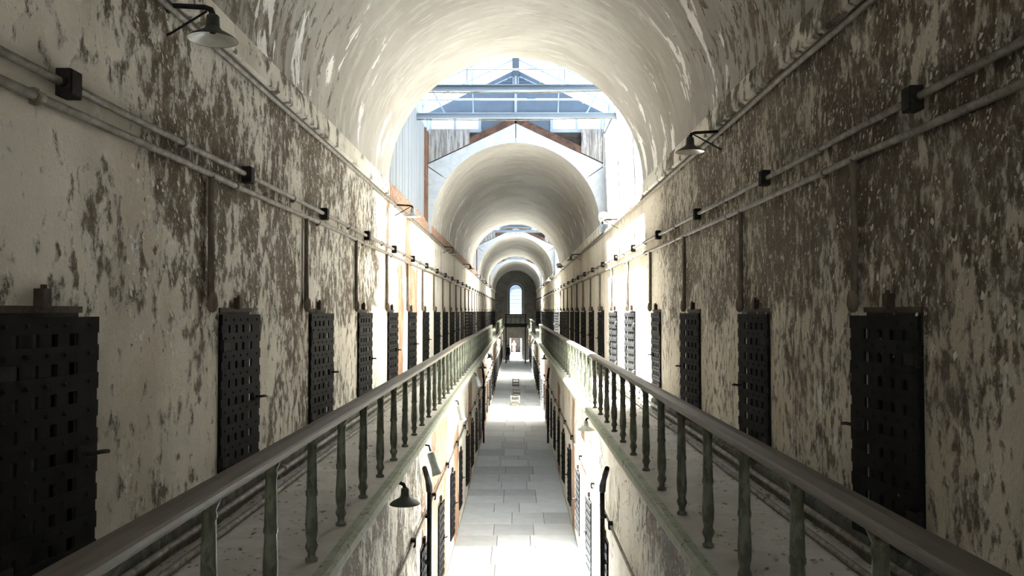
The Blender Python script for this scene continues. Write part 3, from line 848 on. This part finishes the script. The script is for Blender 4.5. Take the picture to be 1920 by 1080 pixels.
for k, y in enumerate(UR):
    up = k in (1, 3)
    lamp((WX - .03, y, 7.53 + (.0 if not up else .05)), 1, 'bracket lamp high on the right gallery wall, %s from the viewer%s' % (ORD[k], ', shade turned up' if up else ''),
         tilt=2.6 if up else 0, mats=(M_lampg, M_enam) if up else (None, None), reach=.34)
LLY = [8.35, 28, 34, 46, 58, 70]; LRY = [13.4, 33, 48, 66]
for k, y in enumerate(LLY):
    lamp((-LX + .02, y, 3.72), -1, 'dark bracket lamp under the edge of the left gallery, %s from the viewer' % ORD[k], reach=.29, brace=False, tilt=0 if k < 2 else random.uniform(-.3, .3), sc=.97)
for k, y in enumerate(LRY):
    lamp((LX - .02, y, 3.72), 1, '%s bracket lamp under the edge of the right gallery, %s from the viewer' % ('white enamelled' if k in (0, 3) else 'dark', ORD[k]), reach=.29, brace=False, mats=(M_enam, M_enam) if k in (0, 3) else (None, None), sc=.9)
def flood(sx, y, label, heads=1):
    o = empty('spotlight', (sx * (LX - .02), y, 3.45), label=label, cat='spotlight'); o.scale = (-sx, 1, 1)
    MB().tube([(-.02, 0, .12), (.10, 0, .16), (.20, 0, .14), (.22, 0, .06)], .014, 8).build('arm', M_iron, o)
    for h in range(heads):
        ax = Vector((.35, -.25 + .9 * h, -1.0)).normalized()
        c = Vector((.22, .0 + .10 * h, .04))
        b = MB().lathe([(.0, 0), (.045, .0), (.055, .02), (.055, .22), (.068, .30), (.070, .33), (.05, .33), (.0, .29)], c, 14, ax)
        b.build('lamp_head', M_lampg, o)
    return o
flood(-1, 11.4, 'grey cylindrical spotlight on a curved arm below the left walkway edge')
flood(-1, 17.0, 'small pale spotlight on the lower left wall under the skylight')
flood(-1, 24.5, 'twin spotlight on the lower left wall beside the second drainpipe', 2)
flood(1, 56.0, 'twin spotlight far along the lower right wall', 2)
flood(-1, 38.0, 'spotlight far along the lower left wall', 1)
for sx, y, lb in ((-1, 12.5, 'dark elbowed drainpipe on the near lower left wall'), (1, 12.5, 'dark elbowed drainpipe on the sunlit lower right wall'),
                  (-1, 33.5, 'dark elbowed drainpipe farther along the lower left wall'), (1, 33.5, 'dark elbowed drainpipe farther along the lower right wall')):
    o = empty('drainpipe', (sx * (LX - .11), y, 0), label=lb, cat='pipe'); o.scale = (-sx, 1, 1)
    MB().tube([(0, 0, 0), (0, 0, 2.72)], .038, 10).build('pipe', M_iron, o)
    MB().tube([(0, 0, 2.70), (-.005, -.02, 2.80), (-.01, -.12, 2.90), (-.03, -.42, 3.14)], [.05, .052, .044, .038], 10).build('elbow', M_iron, o)
    for z in (.5, 1.6, 2.3): MB().box(-.06, .03, -.06, .06, z, z + .04).build('pipe_clamp', M_iron, o)

# ------------------------------------------------------------------ stools in the corridor
def stool(x, y, mat, label, rz=0.0, sc=1.0):
    o = empty('wooden_stool', (x, y, 0), (0, 0, rz), label=label, cat='stool', group='stools in the lower corridor'); o.scale = (sc,) * 3
    w, d, h = .27, .22, .55
    for s_ in (-1, 1):
        for t_ in (-1, 1): MB().box(*sorted((s_ * w, s_ * (w - .06))), *sorted((t_ * d, t_ * (d - .05))), 0, h).build('leg', mat, o)
        MB().box(*sorted((s_ * w, s_ * (w - .03))), -d, d, .10, .16).build('side_rail', mat, o)
    for t_ in (-1, 1): MB().box(-w, w, *sorted((t_ * d, t_ * (d - .03))), .04, .11).build('stretcher', mat, o)
    for t_ in (-1, 1): MB().box(-w, w, *sorted((t_ * d, t_ * (d - .03))), .25, .31).build('stretcher', mat, o)
    for k in range(5):
        x0 = -w + k * 2 * w / 5; x1 = x0 + 2 * w / 5 - .012; xm = (x0 + x1) / 2
        z = h - .06 + .07 * (xm / w) ** 2
        MB().box(x0, x1, -d - .02, d + .02, z, z + .035).build('seat_slat', mat, o)
    return o
stool(-.03, 46.9, M_wood, 'pale wooden stool with slatted seat, nearest in the corridor')
stool(.05, 51.2, M_woodd, 'dark legged stool half hidden between the other two stools', sc=.92)
stool(.0, 58.8, M_woodd, 'dark square stool at the edge of the far sunlit patch', sc=.92)

# ------------------------------------------------------------------ bridge at the end
o = empty('end_bridge', (0, 84.0, 0), label='dark iron footbridge on posts in front of the end wall', cat='bridge')
MB().box(-GX - .02, GX + .02, 0, 1.4, 4.05, 4.15).build('deck', M_woodd, o)
MB().box(-GX, GX, -.06, .02, 3.80, 4.18).build('beam', M_iron, o)
MB().bar((-1.15, 0, 5.12), (1.15, 0, 5.12), .08, .08).build('handrail', M_iron, o)
MB().bar((-1.15, 0, 4.85), (1.15, 0, 4.85), .05, .05).build('middle_rail', M_iron, o)
for x in (-1.02, 1.02):
    MB().box(x - .06, x + .06, -.06, .06, 0, 5.14).build('post', M_iron, o)
for x in (-.5, 0, .5): MB().box(x - .02, x + .02, -.02, .02, 4.15, 5.1).build('picket', M_iron, o)

# yard and facing building beyond the doorway
M_yard = simple('pale_yard', (.55, .54, .50), (.46, .45, .42), 1.5, .95)
M_face = simple('pale_facade', (.42, .46, .52), (.34, .38, .44), 2, .8)
tag(MB().box(-12, 12, YE + .3, YE + 26, -.3, -.03).build('ground', M_yard), 'sunlit pale yard beyond the far doorway', 'ground', kind='structure')
fb = MB()
fb.box(-6, -.62, YE + 10, YE + 10.4, -.1, 6.0); fb.box(.62, 6, YE + 10, YE + 10.4, -.1, 6.0); fb.box(-.62, .62, YE + 10, YE + 10.4, 2.75, 6.0)
fb.box(-.62, .62, YE + 10.9, YE + 11.0, 0, 2.8)
fo = fb.build('wall_outside', M_face)
tag(fo, 'pale building front with a dark doorway seen through the end door', 'wall', kind='structure')
MB().box(-.60, .60, YE + 10.3, YE + 10.36, 0, 2.74).build('doorway_dark_panel', M_tdark, fo)  # dark panel stands in for the unlit depth of the doorway
for x in (-1.15, -.78, .78, 1.15): MB().box(x - .07, x + .07, YE + 9.86, YE + 10.0, 0, 4.0).build('pilaster', M_rightshaft, fo)
for k in range(3): MB().box(-1.2, 1.2, YE + 8.9 + k * .3, YE + 10, -.03, .10 + k * .13).build('step', M_face, fo)
d = empty('door_%d' % (dn + 1), (0, YE, 0), label='white framed open doorway in the end wall at ground level', cat='door', kind='structure')
for x0, x1, z0, z1 in ((-.74, -.66, 0, 2.50), (.66, .74, 0, 2.50), (-.74, .74, 2.42, 2.50)):
    MB().box(x0, x1, -.05, .3, z0, z1).build('frame', M_gablew, d)

# ------------------------------------------------------------------ people
def person(loc, rz, h, pose, label, cols):
    top, legs, skin, hair = cols
    o = empty('person', loc, (0, 0, rz), label=label, cat='person')
    J = {'pel': (0, 0, .53), 'spn': (0, 0, .66), 'chs': (0, .005, .77), 'nck': (0, .005, .845), 'hd0': (0, -.005, .885), 'hd1': (0, -.008, .93), 'hd2': (0, .0, .985),
         'hl': (-.055, 0, .50), 'kl': (-.06, -.012, .275), 'al': (-.06, .008, .04), 'tl': (-.065, -.085, .014),
         'hr': (.055, 0, .50), 'kr': (.06, -.012, .275), 'ar': (.06, .008, .04), 'tr': (.065, -.085, .014),
         'sl': (-.105, .005, .80), 'sr': (.105, .005, .80)}
    if pose == 'arms_up':
        J.update(el=(-.135, -.03, .66), wl=(-.05, -.15, .74), fl=(-.03, -.17, .775), er=(.135, -.03, .66), wr=(.05, -.15, .74), fr=(.03, -.17, .775))
    else:
        J.update(el=(-.135, .012, .645), wl=(-.13, -.02, .50), fl=(-.125, -.035, .445), er=(.135, .012, .645), wr=(.125, -.03, .50), fr=(.115, -.045, .45))
    R = dict(pel=.085, spn=.075, chs=.088, nck=.030, hd0=.042, hd1=.056, hd2=.036, hl=.055, kl=.036, al=.024, tl=.022, hr=.055, kr=.036, ar=.024, tr=.022,
             sl=.036, sr=.036, el=.028, wl=.020, fl=.018, er=.028, wr=.020, fr=.018)
    E = [('pel', 'spn'), ('spn', 'chs'), ('chs', 'nck'), ('nck', 'hd0'), ('hd0', 'hd1'), ('hd1', 'hd2')]
    for s_ in 'lr': E += [('pel', 'h' + s_), ('h' + s_, 'k' + s_), ('k' + s_, 'a' + s_), ('a' + s_, 't' + s_), ('chs', 's' + s_), ('s' + s_, 'e' + s_), ('e' + s_, 'w' + s_), ('w' + s_, 'f' + s_)]
    ks = list(J); me = bpy.data.meshes.new('body')
    me.from_pydata([tuple(c * h for c in J[k]) for k in ks], [(ks.index(a), ks.index(b)) for a, b in E], [])
    t = NT('clothes', .9, .1); X = t.xyz()
    c = t.mix(t.mr(X[2], .50 * h, .505 * h), legs, top); c = t.mix(t.mr(X[2], .845 * h, .85 * h), c, skin); c = t.mix(t.mr(X[2], .035 * h, .04 * h), (.02, .02, .02), c)
    me.materials.append(t.fin(c))
    b = inst('body', me, o)
    bm = bmesh.new(); bm.from_mesh(me); sl = bm.verts.layers.skin.verify()
    for v, k in zip(bm.verts, ks): v[sl].radius = (R[k] * h, R[k] * h * (.72 if k in ('pel', 'spn', 'chs') else 1)); v[sl].use_root = (k == 'pel')
    bm.to_mesh(me); bm.free()
    md = b.modifiers.new('skin', 'SKIN'); md.use_smooth_shade = True
    b.modifiers.new('sub', 'SUBSURF').levels = 2
    hb = MB().lathe([(.0, .062 * h), (.03 * h, .056 * h), (.05 * h, .035 * h), (.058 * h, .0), (.05 * h, -.03 * h)], (0, .008 * h, .937 * h), 12)
    hb.build('hair', simple('hair', hair, hair, 20, .6), o)
    for s_ in (-1, 1):
        m = MB()
        f = J['fl'] if s_ < 0 else J['fr']; p = Vector(f) * h; w = Vector(J['wl'] if s_ < 0 else J['wr']) * h; dr = (p - w).normalized()
        sd = dr.cross(Vector((0, 1, 0.3))).normalized()
        for q in range(4):
            a = p + sd * ((q - 1.5) * .011 * h)
            m.tube([a, a + dr * .022 * h, a + dr * .04 * h + Vector((0, -.008 * h, 0))], [.0058 * h, .0052 * h, .004 * h], 6)
        a = w + dr * .02 * h; m.tube([a, a + sd * -s_ * .022 * h + dr * .015 * h, a + sd * -s_ * .026 * h + dr * .035 * h], [.006 * h, .0056 * h, .0045 * h], 6)
        m.build('fingers', simple('skin_tone', skin, skin, 10, .6), o)
    m = MB(); m.lathe([(.0, .012 * h), (.007 * h, .006 * h), (.009 * h, -.008 * h), (.0, -.011 * h)], (0, -.062 * h, .925 * h), 8)
    for s_ in (-1, 1): m.lathe([(.0, .012 * h), (.006 * h, .0), (.0, -.014 * h)], (s_ * .056 * h, .0, .93 * h), 8)
    m.build('face_features', simple('skin_tone', skin, skin, 10, .6), o)
    return o
person((-.82, 86.6, 0), 2.6, 1.88, 'down', 'person in dark coat and trousers standing beside the far doorway', ((.012, .012, .014), (.015, .015, .02), (.30, .19, .14), (.02, .015, .01)))
person((-.22, YE + 9.0, .10), .0, 1.75, 'arms_up', 'person in pale orange clothing standing in the dark doorway across the yard', ((.75, .36, .22), (.62, .33, .22), (.62, .40, .30), (.5, .3, .2)))

# ------------------------------------------------------------------ loose flakes on the walls and debris on the walkways
def flakes(nm, sx, n, parent, mats, x, z0, z1, y0, y1, smin=.006, smax=.022):
    """small curled paint chips still hanging on the wall, ragged five-cornered outlines"""
    V = []; F = []; MI = []
    for i in range(n):
        y = y0 + (y1 - y0) * random.random() ** 1.1; z = z0 + (z1 - z0) * random.random() ** .8
        w = smin + (smax - smin) * random.random() ** 2.2; a0 = random.random() * 6.3; o = len(V)
        V.append((sx * (x - .001), y, z))
        for q in range(5):
            a = a0 + q * 1.2566 + random.uniform(-.5, .5); rr = w * random.uniform(.35, 1.3)
            V.append((sx * (x - .001 - max(0, -math.sin(a)) * w * random.uniform(.2, .7)), y + rr * math.cos(a), z + rr * 1.5 * math.sin(a)))
        for q in range(5): F.append((o, o + 1 + q, o + 1 + (q + 1) % 5))
        MI += [0 if random.random() < .85 else 1] * 5
    me = bpy.data.meshes.new(nm); me.from_pydata(V, [], F)
    for m in mats: me.materials.append(m)
    me.polygons.foreach_set('material_index', MI); me.update()
    return tag(inst(nm, me, parent), kind='stuff')
M_chip = simple('paint_chip', PAINT, PAINT2, 12, .9); M_chipd = simple('paint_chip_brown', MIDL, UNDER, 12, .9)
flakes('paint_flakes', -1, 3600, wl, (M_chip, M_chipd), WX, 5.2, LEDGE - .05, 4.8, 14.0)
flakes('paint_flakes', 1, 4600, wr, (M_chip, M_chipd), WX, 5.2, LEDGE - .05, 3.2, 14.0)
flakes('paint_flakes', -1, 1500, wll, (M_chip, M_chipd), LX, 1.5, GZ - .2, 7, 13.0)
flakes('paint_flakes', 1, 1500, wlr, (M_chip, M_chipd), LX, 1.5, GZ - .2, 6, 11.0)
for sx, nm in ((-1, 'left'), (1, 'right')):
    V, F, MI = [], [], []
    for i in range(1500):
        t = random.random()
        x = RX + .06 + (WX - RX - .12) * (1 - (random.random() ** 2 if t < .75 else random.random()))
        y = 2.5 + 28 * random.random() ** 1.6; a = random.random() * 6.3; w = random.uniform(.003, .013); l = w * random.uniform(1, 2.2); o = len(V)
        zc = GZ + .002
        for u, v, hh in ((-1, -1, 0), (1, -1, .004), (1, 1, .009), (-1, 1, .003)):
            V.append((sx * (x + u * w * math.cos(a) - v * l * math.sin(a)), y + u * w * math.sin(a) + v * l * math.cos(a), zc + hh * random.uniform(.4, 1.4)))
        F.append((o, o + 1, o + 2, o + 3)); MI.append(0 if random.random() < .6 else 1)
    me = bpy.data.meshes.new('debris'); me.from_pydata(V, [], F)
    for m in (M_bark, M_bark): me.materials.append(m)
    me.polygons.foreach_set('material_index', MI)
    tag(inst('debris', me), 'fallen paint chips and grit scattered on the %s walkway' % nm, 'debris', kind='stuff')
